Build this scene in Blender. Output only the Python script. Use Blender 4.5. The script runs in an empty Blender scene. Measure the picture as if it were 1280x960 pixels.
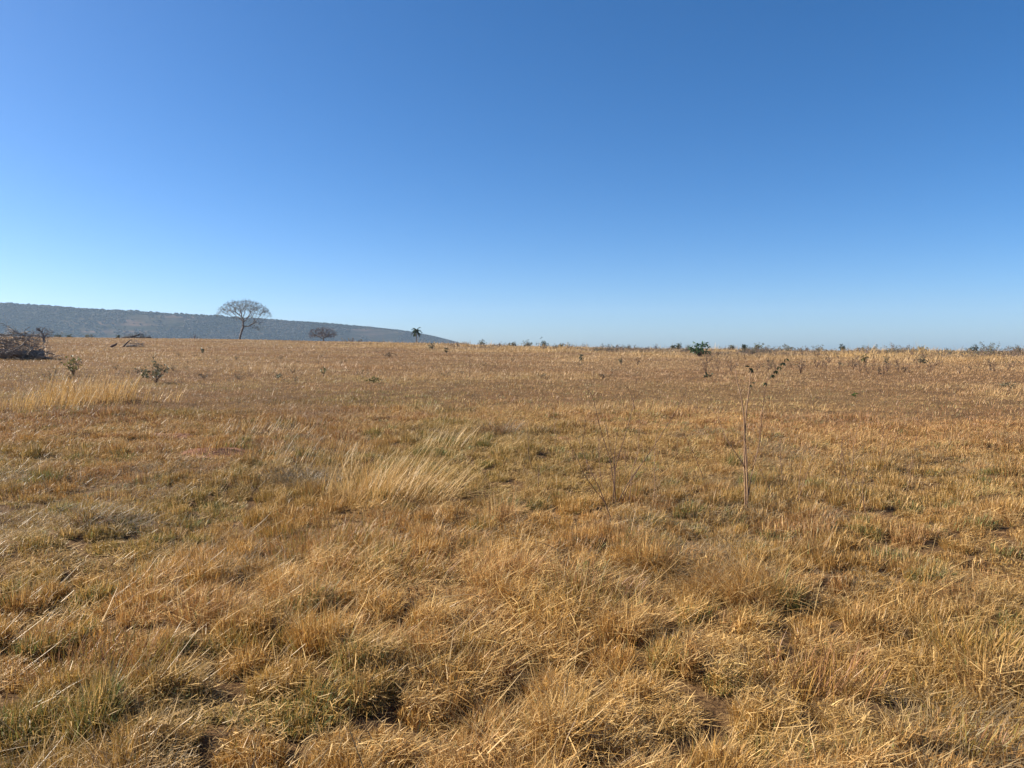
import bpy, math, random
import numpy as np
from mathutils import Vector, Matrix

R = math.radians
sc = bpy.context.scene
col = sc.collection
rng = np.random.default_rng(7)
random.seed(7)

# ------------------------------------------------------------------ camera constants
F = 931.0                 # focal length in pixels of a 1280 x 960 picture
EYE = 1.6                 # camera height
ROW = 436.0               # picture row of eye level
PITCH = math.atan((480 - ROW) / F)

# ------------------------------------------------------------------ noise
def _h(ix, iy, seed):
    ix = ix.astype(np.int64); iy = iy.astype(np.int64)
    n = (ix * 374761393 + iy * 668265263 + seed * 974711 + 12345) & 0xFFFFFFFF
    n = ((n ^ (n >> 13)) * 1274126177) & 0xFFFFFFFF
    n = ((n ^ (n >> 15)) * 2246822519) & 0xFFFFFFFF
    n = (n ^ (n >> 16)) & 0xFFFFFFFF
    return n / 4294967296.0

def vnoise(x, y, s=1.0, seed=0):
    x = np.asarray(x, float) / s + 1000.0; y = np.asarray(y, float) / s + 1000.0
    ix = np.floor(x); iy = np.floor(y)
    fx = x - ix; fy = y - iy
    fx = fx * fx * (3 - 2 * fx); fy = fy * fy * (3 - 2 * fy)
    a = _h(ix, iy, seed); b = _h(ix + 1, iy, seed)
    c = _h(ix, iy + 1, seed); d = _h(ix + 1, iy + 1, seed)
    return (a * (1 - fx) + b * fx) * (1 - fy) + (c * (1 - fx) + d * fx) * fy

def fbm(x, y, s=1.0, seed=0, o=3):
    t = 0; a = 0.5; n = 0
    for i in range(o):
        t = t + a * vnoise(x, y, s / 2 ** i, seed + 17 * i); n += a; a *= 0.5
    return t / n

def sstep(a, b, x):
    t = np.clip((x - a) / (b - a), 0, 1)
    return t * t * (3 - 2 * t)

# ------------------------------------------------------------------ terrain: a field rising to a low crest
AZ = np.array([-180, -75, -34.5, -20, -14.3, -4.3, 3.7, 15.6, 21, 34.5, 75, 180.])
ROWS = np.array([434, 424, 423.5, 425, 427, 431, 435.2, 438.5, 440, 441, 441, 434.])
DIST = np.array([180, 230, 230, 230, 220, 185, 165, 145, 140, 140, 140, 180.])

def height(x, y):
    x = np.asarray(x, float); y = np.asarray(y, float)
    d = np.hypot(x, y)
    az = np.degrees(np.arctan2(x, y))
    t = (ROW - np.interp(az, AZ, ROWS)) / F
    D = np.interp(az, AZ, DIST)
    D = D * (1 + 0.10 * (fbm(az, az * 0, 9.0, 5) - 0.5))
    H = EYE + D * t
    u = d / D
    up = H * np.minimum(u, 1) ** 1.2
    over = np.maximum(d - D, 0)
    down = H - 0.00009 * np.minimum(over, 300) ** 2 - 0.054 * np.maximum(over - 300, 0)
    z = np.where(u < 1, up, np.maximum(down, -9.0))
    # gentle undulation and tussocky micro relief
    und = (fbm(x, y, 14.0, 3) - 0.5) * 0.35 * sstep(6, 25, d) * (1 - sstep(70, 140, d))
    mic = ((fbm(x, y, 0.9, 9) - 0.5) * 0.17 + (vnoise(x, y, 0.33, 19) - 0.5) * 0.07) * (1 - sstep(30, 70, d))
    return z + und + mic

def ray(px, py):
    x = (px - 640) / F; y = (480 - py) / F
    c, s = math.cos(PITCH), math.sin(PITCH)
    return Vector((x, c + y * s, -s + y * c))

def at(px, py):
    """ground point met by the sight line of a photo pixel"""
    v = ray(px, py)
    T = 1.5 * 1.01 ** np.arange(565)
    below = EYE + T * v.z < height(T * v.x, T * v.y)
    t = float(T[below.argmax()]) if below.any() else 400.0
    p = v * t
    return Vector((p.x, p.y, float(height(p.x, p.y))))

def on(px, Y):
    x = (px - 640) / F * Y
    return Vector((x, Y, float(height(x, Y))))

# ------------------------------------------------------------------ materials
def mat(name):
    m = bpy.data.materials.new(name); m.use_nodes = True
    nt = m.node_tree; nt.nodes.clear()
    out = nt.nodes.new('ShaderNodeOutputMaterial')
    return m, nt, out

def N(nt, t, **k):
    n = nt.nodes.new(t)
    for a, b in k.items():
        if a.startswith('i_'): n.inputs[a[2:].replace('_', ' ')].default_value = b
        else: setattr(n, a, b)
    return n

def ramp(nt, stops, src):
    r = nt.nodes.new('ShaderNodeValToRGB')
    e = r.color_ramp.elements
    while len(e) < len(stops): e.new(0.5)
    for q, (p, c) in zip(e, stops):
        q.position = p; q.color = (*c, 1)
    nt.links.new(src, r.inputs['Fac'])
    return r

def thin_mat(name, attr=True, base=(0.3, 0.2, 0.1), trans=0.35, var=0.25, rough=0.6, scale=3.0):
    """blades and leaves: diffuse + a sheen + light coming through"""
    m, nt, out = mat(name); L = nt.links.new
    if attr:
        a = N(nt, 'ShaderNodeAttribute', attribute_name='tint', attribute_type='GEOMETRY'); c = a.outputs['Color']
    else:
        tc = N(nt, 'ShaderNodeTexCoord')
        nz = N(nt, 'ShaderNodeTexNoise', i_Scale=scale, i_Detail=3.0)
        L(tc.outputs['Object'], nz.inputs['Vector'])
        r = ramp(nt, [(0.3, tuple(b * (1 - var) for b in base)), (0.7, tuple(min(1, b * (1 + var)) for b in base))], nz.outputs['Fac'])
        c = r.outputs['Color']
    p = N(nt, 'ShaderNodeBsdfPrincipled', i_Roughness=rough)
    p.inputs['Specular IOR Level'].default_value = 0.3
    t = N(nt, 'ShaderNodeBsdfTranslucent')
    mx = N(nt, 'ShaderNodeMixShader'); mx.inputs['Fac'].default_value = trans
    L(c, p.inputs['Base Color']); L(c, t.inputs['Color'])
    L(p.outputs[0], mx.inputs[1]); L(t.outputs[0], mx.inputs[2]); L(mx.outputs[0], out.inputs['Surface'])
    return m

def bark_mat(name, lo, hi, scale=6.0, rough=0.85):
    m, nt, out = mat(name); L = nt.links.new
    tc = N(nt, 'ShaderNodeTexCoord')
    nz = N(nt, 'ShaderNodeTexNoise', i_Scale=scale, i_Detail=6.0, i_Roughness=0.65)
    L(tc.outputs['Object'], nz.inputs['Vector'])
    r = ramp(nt, [(0.32, lo), (0.68, hi)], nz.outputs['Fac'])
    p = N(nt, 'ShaderNodeBsdfPrincipled', i_Roughness=rough)
    L(r.outputs['Color'], p.inputs['Base Color'])
    b = N(nt, 'ShaderNodeBump', i_Strength=0.5); L(nz.outputs['Fac'], b.inputs['Height']); L(b.outputs[0], p.inputs['Normal'])
    L(p.outputs[0], out.inputs['Surface'])
    return m

def ground_mat():
    m, nt, out = mat('red_soil_and_litter'); L = nt.links.new
    tc = N(nt, 'ShaderNodeTexCoord')
    n1 = N(nt, 'ShaderNodeTexNoise', i_Scale=0.9, i_Detail=8.0, i_Roughness=0.7)
    n2 = N(nt, 'ShaderNodeTexNoise', i_Scale=38.0, i_Detail=4.0, i_Roughness=0.7)
    n3 = N(nt, 'ShaderNodeTexNoise', i_Scale=0.05, i_Detail=4.0)
    for n in (n1, n2, n3): L(tc.outputs['Object'], n.inputs['Vector'])
    soil = ramp(nt, [(0.35, (0.05, 0.024, 0.013)), (0.65, (0.11, 0.05, 0.026))], n1.outputs['Fac'])
    lit = ramp(nt, [(0.35, (0.05, 0.028, 0.013)), (0.65, (0.26, 0.155, 0.065))], n2.outputs['Fac'])
    f = ramp(nt, [(0.40, (0, 0, 0)), (0.62, (1, 1, 1))], n3.outputs['Fac'])
    mx = N(nt, 'ShaderNodeMix', data_type='RGBA'); 
    mf = N(nt, 'ShaderNodeMath', operation='MULTIPLY_ADD'); mf.inputs[1].default_value = 0.35; mf.inputs[2].default_value = 0.62
    L(f.outputs['Color'], mf.inputs[0]); L(mf.outputs[0], mx.inputs['Factor'])
    L(soil.outputs['Color'], mx.inputs[6]); L(lit.outputs['Color'], mx.inputs[7])
    p = N(nt, 'ShaderNodeBsdfPrincipled', i_Roughness=0.95)
    p.inputs['Specular IOR Level'].default_value = 0.087
    L(mx.outputs[2], p.inputs['Base Color'])
    b = N(nt, 'ShaderNodeBump', i_Strength=0.6, i_Distance=0.03); L(n2.outputs['Fac'], b.inputs['Height']); L(b.outputs[0], p.inputs['Normal'])
    L(p.outputs[0], out.inputs['Surface'])
    return m

def hill_mat():
    m, nt, out = mat('scrubby_hillside'); L = nt.links.new
    tc = N(nt, 'ShaderNodeTexCoord')
    mp = N(nt, 'ShaderNodeMapping'); mp.inputs['Scale'].default_value = (0.0035, 0.0035, 0.05)
    n1 = N(nt, 'ShaderNodeTexNoise', i_Scale=1.0, i_Detail=7.0, i_Roughness=0.6)
    n2 = N(nt, 'ShaderNodeTexNoise', i_Scale=0.06, i_Detail=5.0, i_Roughness=0.7)
    L(tc.outputs['Object'], mp.inputs['Vector']); L(mp.outputs[0], n1.inputs['Vector']); L(tc.outputs['Object'], n2.inputs['Vector'])
    a = ramp(nt, [(0.44, (0.025, 0.026, 0.014)), (0.54, (0.085, 0.06, 0.04)), (0.62, (0.26, 0.14, 0.095))], n1.outputs['Fac'])
    b = ramp(nt, [(0.4, (0.02, 0.024, 0.012)), (0.65, (0.09, 0.07, 0.042))], n2.outputs['Fac'])
    mx = N(nt, 'ShaderNodeMix', data_type='RGBA'); mx.inputs['Factor'].default_value = 0.45
    L(a.outputs['Color'], mx.inputs[6]); L(b.outputs['Color'], mx.inputs[7])
    p = N(nt, 'ShaderNodeBsdfPrincipled', i_Roughness=1.0)
    p.inputs['Specular IOR Level'].default_value = 0.0
    L(mx.outputs[2], p.inputs['Base Color']); L(p.outputs[0], out.inputs['Surface'])
    return m

M = dict(
    grass=thin_mat('dry_grass_blades', trans=0.28, rough=0.45),
    soil=bark_mat('bare_red_soil', (0.15, 0.058, 0.024), (0.31, 0.14, 0.066), 22, 0.95),
    ground=ground_mat(), hill=hill_mat(),
    forest=thin_mat('hill_scrub', trans=0.1, rough=1.0),
    deadwood=bark_mat('weathered_dead_wood', (0.12, 0.09, 0.07), (0.36, 0.30, 0.235)),
    darkwood=bark_mat('dark_dead_wood', (0.05, 0.038, 0.03), (0.12, 0.09, 0.075)),
    bark=bark_mat('grey_brown_bark', (0.09, 0.07, 0.058), (0.20, 0.165, 0.14)),
    treebark=bark_mat('pale_grey_brown_bark', (0.12, 0.095, 0.08), (0.27, 0.225, 0.19)),
    bushleaf=thin_mat('glossy_green_leaves', False, (0.055, 0.11, 0.04), 0.25, 0.4, 0.4),
    twig=bark_mat('purple_brown_twigs', (0.10, 0.065, 0.058), (0.18, 0.13, 0.115)),
    stem=bark_mat('tan_stem', (0.17, 0.095, 0.05), (0.32, 0.19, 0.10), 25),
    redstem=bark_mat('red_brown_stem', (0.075, 0.038, 0.024), (0.16, 0.085, 0.05), 25),
    leafdark=thin_mat('dark_green_leaves', False, (0.052, 0.068, 0.032), 0.25, 0.45, 0.45),
    leafgrey=thin_mat('grey_green_leaves', False, (0.16, 0.15, 0.085), 0.25, 0.4, 0.6),
    leafyellow=thin_mat('yellow_green_leaves', False, (0.17, 0.16, 0.055), 0.3, 0.4, 0.55),
    leafbrown=thin_mat('dry_brown_leaves', False, (0.23, 0.16, 0.095), 0.25, 0.45, 0.65),
    leafbright=thin_mat('bright_green_leaves', False, (0.13, 0.21, 0.045), 0.3, 0.3, 0.5),
    palmleaf=thin_mat('palm_fronds', False, (0.05, 0.075, 0.03), 0.2, 0.4, 0.45),
    straw=thin_mat('straw_stalks', False, (0.46, 0.32, 0.16), 0.25, 0.25, 0.5),
)

# ------------------------------------------------------------------ mesh helpers
def raw_mesh(name, V, quads=None, tris=None, mi_q=None, mi_t=None, tint_q=None, tint_t=None, smooth=False):
    me = bpy.data.meshes.new(name)
    q = np.zeros((0, 4), np.int32) if quads is None else np.asarray(quads, np.int32)
    t = np.zeros((0, 3), np.int32) if tris is None else np.asarray(tris, np.int32)
    me.vertices.add(len(V)); me.vertices.foreach_set('co', np.asarray(V, np.float32).ravel())
    me.loops.add(len(q) * 4 + len(t) * 3)
    me.loops.foreach_set('vertex_index', np.concatenate([q.ravel(), t.ravel()]).astype(np.int32))
    me.polygons.add(len(q) + len(t))
    st = np.concatenate([np.arange(len(q)) * 4, len(q) * 4 + np.arange(len(t)) * 3]).astype(np.int32)
    me.polygons.foreach_set('loop_start', st)
    if mi_q is not None or mi_t is not None:
        a = np.zeros(len(q), np.int32) if mi_q is None else mi_q
        b = np.zeros(len(t), np.int32) if mi_t is None else mi_t
        me.polygons.foreach_set('material_index', np.concatenate([a, b]).astype(np.int32))
    me.polygons.foreach_set('use_smooth', np.full(len(q) + len(t), smooth))
    me.update(calc_edges=True)
    if tint_q is not None or tint_t is not None:
        a = np.zeros((0, 3)) if tint_q is None else tint_q
        b = np.zeros((0, 3)) if tint_t is None else tint_t
        c = np.concatenate([a, b]); c = np.concatenate([c, np.ones((len(c), 1))], 1)
        at_ = me.attributes.new('tint', 'FLOAT_COLOR', 'FACE')
        at_.data.foreach_set('color', c.astype(np.float32).ravel())
    return me

def link(name, me, mats, parent=None):
    for m in (mats if isinstance(mats, (list, tuple)) else [mats]): me.materials.append(m)
    o = bpy.data.objects.new(name, me); col.objects.link(o)
    if parent: o.parent = parent
    return o

def tag(o, label=None, cat=None, group=None, kind=None):
    if label: o['label'] = label
    if cat: o['category'] = cat
    if group: o['group'] = group
    if kind: o['kind'] = kind
    return o

def thing(name, loc, label, cat, group=None, rz=0.0):
    o = bpy.data.objects.new(name, None); col.objects.link(o)
    o.location = loc; o.rotation_euler.z = rz; o.empty_display_size = 0.3
    return tag(o, label, cat, group)

class MB:
    def __init__(s): s.v = []; s.q = []; s.t = []; s.mq = []; s.mt = []; s.n = 0
    def add(s, V, q=None, t=None, mi=0):
        V = np.asarray(V, float).reshape(-1, 3); s.v.append(V)
        if q is not None and len(q): s.q.append(np.asarray(q) + s.n); s.mq.append(np.full(len(q), mi))
        if t is not None and len(t): s.t.append(np.asarray(t) + s.n); s.mt.append(np.full(len(t), mi))
        s.n += len(V)
    def tube(s, P, r, k=6, mi=0):
        P = np.asarray(P, float); n = len(P)
        r = np.broadcast_to(np.asarray(r, float), (n,)) if np.ndim(r) else np.full(n, r)
        T = np.gradient(P, axis=0); T /= np.linalg.norm(T, axis=1)[:, None] + 1e-9
        ref = np.array([0.31, 0.2, 0.93]) if abs(T[0][2]) < 0.8 else np.array([0.9, 0.4, 0.1])
        A = np.cross(T, ref); A /= np.linalg.norm(A, axis=1)[:, None] + 1e-9
        B = np.cross(T, A)
        a = np.arange(k) * 2 * math.pi / k
        V = P[:, None] + r[:, None, None] * (A[:, None] * np.cos(a)[None, :, None] + B[:, None] * np.sin(a)[None, :, None])
        q = [(i * k + j, i * k + (j + 1) % k, (i + 1) * k + (j + 1) % k, (i + 1) * k + j) for i in range(n - 1) for j in range(k)]
        t = [(0, j + 1, j) for j in range(1, k - 1)] + [((n - 1) * k, (n - 1) * k + j, (n - 1) * k + j + 1) for j in range(1, k - 1)]
        s.add(V.reshape(-1, 3), q, t, mi)
    def leaves(s, P, D, L, W, mi=0, droop=0.25):
        """many folded pointed leaves: base P, direction D (n,3), length L, width W"""
        P = np.asarray(P, float); D = np.asarray(D, float); n = len(P)
        if n == 0: return
        D = D / (np.linalg.norm(D, axis=1)[:, None] + 1e-9)
        L = np.broadcast_to(L, (n,))[:, None]; W = np.broadcast_to(W, (n,))[:, None]
        S = np.cross(D, np.array([0, 0, 1.0]) + rng.normal(0, 0.5, (n, 3))); S /= np.linalg.norm(S, axis=1)[:, None] + 1e-9
        U = np.cross(S, D)
        mid = P + D * L * 0.5
        tip = P + D * L - np.array([0, 0, 1.0]) * L * droop
        l = mid + S * W * 0.5 + U * W * 0.18; r_ = mid - S * W * 0.5 + U * W * 0.18
        V = np.stack([P, l, tip, r_], 1).reshape(-1, 3)
        i = np.arange(n)[:, None] * 4
        s.add(V, None, np.concatenate([i + [0, 2, 1], i + [0, 3, 2]]), mi)
    def mesh(s, name, smooth=False):
        c = lambda l, w: np.concatenate(l) if l else np.zeros((0, w), int)
        mq = np.concatenate(s.mq) if s.mq else None; mt = np.concatenate(s.mt) if s.mt else None
        return raw_mesh(name, np.concatenate(s.v), c(s.q, 4), c(s.t, 3), mq, mt, smooth=smooth)
    def build(s, name, mats, parent=None, smooth=False):
        return link(name, s.mesh(name, smooth), mats, parent)

def bent(p, d, L, n=5, wob=0.12, up=0.0):
    """a wandering polyline"""
    p = np.array(p, float); d = np.array(d, float); d /= np.linalg.norm(d) + 1e-9
    out = [p.copy()]
    for i in range(n):
        d = d + rng.normal(0, wob, 3) + np.array([0, 0, up]); d /= np.linalg.norm(d)
        p = p + d * L / n; out.append(p.copy())
    return np.array(out)

# ------------------------------------------------------------------ branching by attraction points
def grow(attr, trunk, step, infl, kill, iters=160):
    nodes = [np.array(p, float) for p in trunk]; par = [-1] + list(range(len(trunk) - 1))
    A = np.asarray(attr, float); alive = np.ones(len(A), bool)
    for _ in range(iters):
        if not alive.any(): break
        X = np.array(nodes); P = A[alive]
        dd = np.linalg.norm(P[:, None] - X[None], axis=2)
        near = dd.argmin(1); dist = dd.min(1)
        ok = dist < infl
        if not ok.any(): break
        acc = {}
        for a, i in zip(P[ok], near[ok]):
            v = a - X[i]; acc.setdefault(int(i), np.zeros(3)); acc[int(i)] += v / (np.linalg.norm(v) + 1e-9)
        before = len(nodes)
        for i, v in acc.items():
            v = v / (np.linalg.norm(v) + 1e-9) + rng.normal(0, 0.18, 3)
            nodes.append(X[i] + v / np.linalg.norm(v) * step); par.append(i)
        new = np.array(nodes[before:])
        dk = np.linalg.norm(A[:, None] - new[None], axis=2).min(1)
        alive &= dk > kill
        if len(nodes) > 6000: break
    return np.array(nodes), np.array(par)

def chains(nodes, par, rtip, power=2.3):
    n = len(nodes); w = np.zeros(n); ch = [[] for _ in range(n)]
    for i in range(n):
        if par[i] >= 0: ch[par[i]].append(i)
    for i in range(n - 1, -1, -1):
        w[i] = 1 if not ch[i] else sum(w[c] for c in ch[i])
    rad = rtip * w ** (1 / power)
    out = []; start = [(0, None)]
    while start:
        i, prev = start.pop()
        pts = [] if prev is None else [prev]; rr = [] if prev is None else [rad[i]]
        while True:
            pts.append(i); rr.append(rad[i])
            if not ch[i]: break
            c = sorted(ch[i], key=lambda k: -w[k])
            for o in c[1:]: start.append((o, i))
            i = c[0]
        if len(pts) > 1: out.append((nodes[pts], np.array(rr)))
    tips = np.array([i for i in range(n) if not ch[i]])
    return out, tips, rad

# ------------------------------------------------------------------ grass blades
C_PALE = np.array([0.60, 0.39, 0.15]); C_GOLD = np.array([0.42, 0.235, 0.06])
C_RED = np.array([0.325, 0.16, 0.066]); C_OLIVE = np.array([0.265, 0.19, 0.046])
C_GREEN = np.array([0.125, 0.135, 0.026]); C_GREY = np.array([0.32, 0.245, 0.145])

def blades(name, root, phi, L, th0, kap, w, tint, seg=3, twist=None, kink=None):
    """curved tapering ribbons; phi heading, th0 lean from vertical, kap further bend"""
    n = len(root)
    hx = np.stack([np.cos(phi), np.sin(phi), np.zeros(n)], 1)
    tw = rng.uniform(0, math.pi, n) if twist is None else twist
    side = np.stack([-np.sin(phi + (tw - 1.57) * 0.7), np.cos(phi + (tw - 1.57) * 0.7), np.sin(tw) * 0.3], 1)
    p = root.copy(); rows = []
    for i in range(seg + 1):
        s = i / seg
        if i > 0:
            th = th0 + kap * (s - 0.5 / seg)
            if kink is not None and i == seg: th = th + kink
            p = p + (hx * np.sin(th)[:, None] + np.array([0, 0, 1.0]) * np.cos(th)[:, None]) * (L / seg)[:, None]
        if i < seg:
            ww = (w * (1 - 0.62 * s ** 1.5) * 0.5)[:, None]
            rows.append(p - side * ww); rows.append(p + side * ww)
        else:
            rows.append(p)
    k = 2 * seg + 1
    V = np.stack(rows, 1).reshape(-1, 3)
    b = np.arange(n)[:, None] * k
    q = np.concatenate([b + [2 * i, 2 * i + 1, 2 * i + 3, 2 * i + 2] for i in range(seg - 1)])
    t = b + [2 * seg - 2, 2 * seg - 1, 2 * seg]
    return raw_mesh(name, V, q, t, tint_q=np.tile(tint, (seg - 1, 1)), tint_t=tint)

BARE = []      # (x, y, rx, ry, strength)  bare soil
for px, py, rx, ry, s in ((262, 567, 0.75, 0.5, 0.66), (212, 545, 0.5, 0.25, 0.6), (692, 549, 0.28, 0.22, 1.0), (5, 640, 0.2, 0.2, 0.6),
                          (15, 885, 0.15, 0.15, 0.7), (430, 800, 0.1, 0.1, 0.6)):
    g = at(px, py); BARE.append((g.x, g.y, rx, ry, s))

def bare(x, y):
    b = np.zeros(len(x))
    for cx, cy, rx, ry, s in BARE:
        b = np.maximum(b, s * (1 - sstep(0.5, 1.1, np.hypot((x - cx) / rx, (y - cy) / ry) + 0.35 * (vnoise(x, y, 0.12, 4) - 0.5))))
    return b

def tussock(x, y, g, seed):
    """nearest jittered tussock centre and its identity"""
    cx = np.floor(x / g); cy = np.floor(y / g)
    best = np.full(len(x), 1e9); bx = np.zeros(len(x)); by = np.zeros(len(x)); bi = np.zeros(len(x)); bj = np.zeros(len(x))
    for i in (-1, 0, 1):
        for j in (-1, 0, 1):
            tx = (cx + i + _h(cx + i, cy + j, seed)) * g; ty = (cy + j + _h(cx + i, cy + j, seed + 1)) * g
            d = np.hypot(x - tx, y - ty); m = d < best
            best = np.where(m, d, best); bx = np.where(m, tx, bx); by = np.where(m, ty, by)
            bi = np.where(m, cx + i, bi); bj = np.where(m, cy + j, bj)
    return best, bx, by, bi, bj

def wedge(n_try, d0, d1, power, half=R(45)):
    """roots in a wedge ahead with density falling as 1/d^power"""
    u = rng.random(n_try); e = 2 - power
    d = (d0 ** e + u * (d1 ** e - d0 ** e)) ** (1 / e)
    a = rng.uniform(-half, half, n_try)
    return d * np.sin(a), d * np.cos(a)

def mix(a, b, t): return a + (b - a) * t[:, None]

def field(name, count, d0, d1, power, g, seed, seg, label):
    x, y = wedge(count, d0, d1, power)
    d = np.hypot(x, y)
    r, tx, ty, ti, tj = tussock(x, y, g, seed)
    e1 = _h(ti, tj, seed + 11); e2 = _h(ti, tj, seed + 12); e3 = _h(ti, tj, seed + 13); e4 = _h(ti, tj, seed + 14)
    pull = np.where(e3 < 0.6, 0.68 + 0.27 * sstep(7, 20, d), 1.0)
    x = tx + (x - tx) * pull; y = ty + (y - ty) * pull
    ox = (x - tx) / g; oy = (y - ty) / g; rr = np.hypot(ox, oy)
    big = fbm(x, y, 2.6, 21); mid = fbm(x, y, 0.8, 22, 2); far = fbm(x, y, 22.0, 23)
    thin = np.clip(bare(x, y), 0, 1)
    keep = rng.random(len(x)) > thin
    hollow = (fbm(x, y, 0.5, 79, 2) < 0.38) & (rng.random(len(x)) < 0.0) & (d < 12)
    keep &= ~hollow
    n = len(x); u = rng.random((n, 6))
    # habits: short stubby tussock blades, flattened straw, fine stalks, leafy green
    flatness = sstep(0.48, 0.66, fbm(x, y, 1.5, 25)) * 0.5 + 0.17
    flat = u[:, 0] < np.where(e3 > 0.8, 0.6, flatness)
    stalk = (~flat) & (u[:, 1] < 0.05)
    farf = sstep(25, 90, d)
    L = (0.06 + 0.10 * e1 ** 1.5 + 0.075 * u[:, 2] ** 1.6) * (0.6 + 0.85 * big) * (1 - 0.25 * (rr > 0.35))
    L = np.where(flat, 0.07 + 0.15 * u[:, 2] ** 1.5, L); L = np.where(stalk, L * 1.6, L)
    L = np.where(flat & (u[:, 1] < 0.025) & (d < 14), 0.16 + 0.24 * u[:, 2], L)
    L = L * (0.75 + 0.6 * vnoise(x, y, 0.55, 77)) * (1 - (0.55 - 0.3 * sstep(8, 16, d)) * (1 - sstep(0.36, 0.46, fbm(x, y, 0.5, 79, 2)))) * 1.12 * (1 + 0.12 * (1 - sstep(4, 9, d)) - 0.15 * sstep(5, 9, d) * (1 - farf) - 0.1 * farf + 0.9 * (e1 > 0.95) * (0.3 + 0.3 * farf))
    patch = sstep(0.52, 0.72, fbm(x, y, 6.0, 43)) * sstep(9, 20, d)
    L = L * (0.8 + 0.8 * patch)
    # outward lean, a slight wind to the right, much disorder
    lx = ox * 1.3 + 0.02 + 1.5 * (u[:, 3] - 0.5) + 0.5 * (e4 - 0.5); ly = oy * 1.3 + 1.5 * (u[:, 4] - 0.5) + 0.5 * (e2 - 0.5)
    phi = np.arctan2(ly, lx); lean = np.clip(np.hypot(lx, ly), 0, 1.5)
    th0 = 0.04 + 0.36 * lean; kap = (u[:, 5] - 0.3) * 0.5 * (0.4 + lean)
    kink = np.where(rng.random(n) < 0.5, rng.normal(0, 1.0, n), 0.0)
    dirf = vnoise(x, y, 0.5, 31) * 19 + e1 * 3
    phi = np.where(flat, np.where(u[:, 3] < 0.25, dirf + (u[:, 4] - 0.5) * 2.2, u[:, 4] * 14), phi)
    th0 = th0 + 0.35 * sstep(12, 30, d) * u[:, 1]
    th0 = np.where(flat, 0.85 + 0.85 * u[:, 5], th0); kap = np.where(flat, (u[:, 1] - 0.35) * 0.5, kap)
    th0 = np.where(stalk, 0.1 + 0.5 * u[:, 5], th0); kap = np.where(stalk, 0.1 + 0.5 * u[:, 4], kap)
    # a mat of short broken litter lies everywhere under the standing growth
    lit = rng.random(n) < 0.20
    L = np.where(lit, 0.04 + 0.10 * u[:, 2], L); th0 = np.where(lit, 1.3 + 0.25 * u[:, 5], th0); flat = flat | lit
    phi = np.where(lit, u[:, 3] * 6.283, phi)
    z = height(x, y) + np.where(lit, 0.01 + 0.02 * u[:, 4], 0) + np.where(flat & ~lit, rng.random(n) ** 1.3 * (0.05 + 0.12 * big) * (0.4 + e1), 0)
    # colours
    ct = mix(C_GOLD, C_RED, np.clip(e2 * 0.7 + 0.10 + 1.1 * (far - 0.42) + 0.28 * sstep(8, 22, d), 0, 1))
    ol = sstep(0.46, 0.68, fbm(x, y, 3.2, 27) + 0.12 * (e4 - 0.5)) * (1 - farf * 0.6) * (0.4 + 0.6 * (1 - sstep(-2, 3, x)))
    ct = mix(ct, C_OLIVE, ol * 0.75)
    gr = ((e4 > 0.78) & (u[:, 2] < 0.55)) | (u[:, 2] < 0.07 + 0.14 * ol)
    ct = np.where((gr & ~flat)[:, None], C_GREEN * (0.8 + 0.8 * u[:, 3:4]) + 0.03, ct)
    pale = mix(C_PALE, C_GREY, sstep(0.52, 0.7, fbm(x, y, 2.0, 29)) * 0.8)
    ct = np.where((flat & (u[:, 4] < 0.75))[:, None], pale * (0.75 + 0.45 * u[:, 1:2]), ct)
    ct = np.where((~flat & ~gr & (u[:, 5] < 0.2 - 0.12 * sstep(12, 40, d)))[:, None], C_PALE * (0.85 + 0.4 * u[:, 1:2]), ct)
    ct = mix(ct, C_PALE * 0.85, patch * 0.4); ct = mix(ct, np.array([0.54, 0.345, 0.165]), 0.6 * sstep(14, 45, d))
    ct = mix(ct, C_RED * 0.95, sstep(0.5, 0.62, fbm(x, y, 7.0, 47)) * sstep(9, 20, d) * 0.4)
    # the slope by the crest carries taller, paler, greyer growth
    Dc = np.interp(np.degrees(np.arctan2(x, y)), AZ, DIST)
    crest = sstep(0.42, 0.75, d / Dc) * sstep(-60, 30, x + 0.1 * d)
    cp = sstep(0.45, 0.65, fbm(x, y, 9.0, 41))
    ct = mix(ct, C_PALE * 0.95, crest * cp * 0.7); ct = mix(ct, C_GREY * 0.8, crest * (1 - cp) * 0.45)
    L = L * (1 + crest * (0.9 + 2.2 * cp))
    vr = (0.36 - 0.2 * sstep(12, 40, d))[:, None]
    ct = ct * (1 - vr + 2 * vr * rng.random((n, 1)) ** 1.15)
    ct = ct * (0.84 + 0.32 * fbm(x, y, 5.0, 91))[:, None]
    w = np.maximum(0.0034 + 0.0044 * u[:, 3] ** 1.6, (0.00055 - 0.00016 * sstep(12, 25, d)) * d * (0.6 + 0.9 * u[:, 3])); w = np.where(flat | stalk, w * 0.66, w); w = np.where(lit, w * 0.85, w)
    root = np.stack([x, y, z], 1)
    k = keep
    o = link(name, blades(name, root[k], phi[k], L[k], th0[k], kap[k], w[k], np.clip(ct[k], 0, 0.9), seg, kink=kink[k]), M['grass'])
    return tag(o, label, 'grass', kind='stuff')

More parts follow.
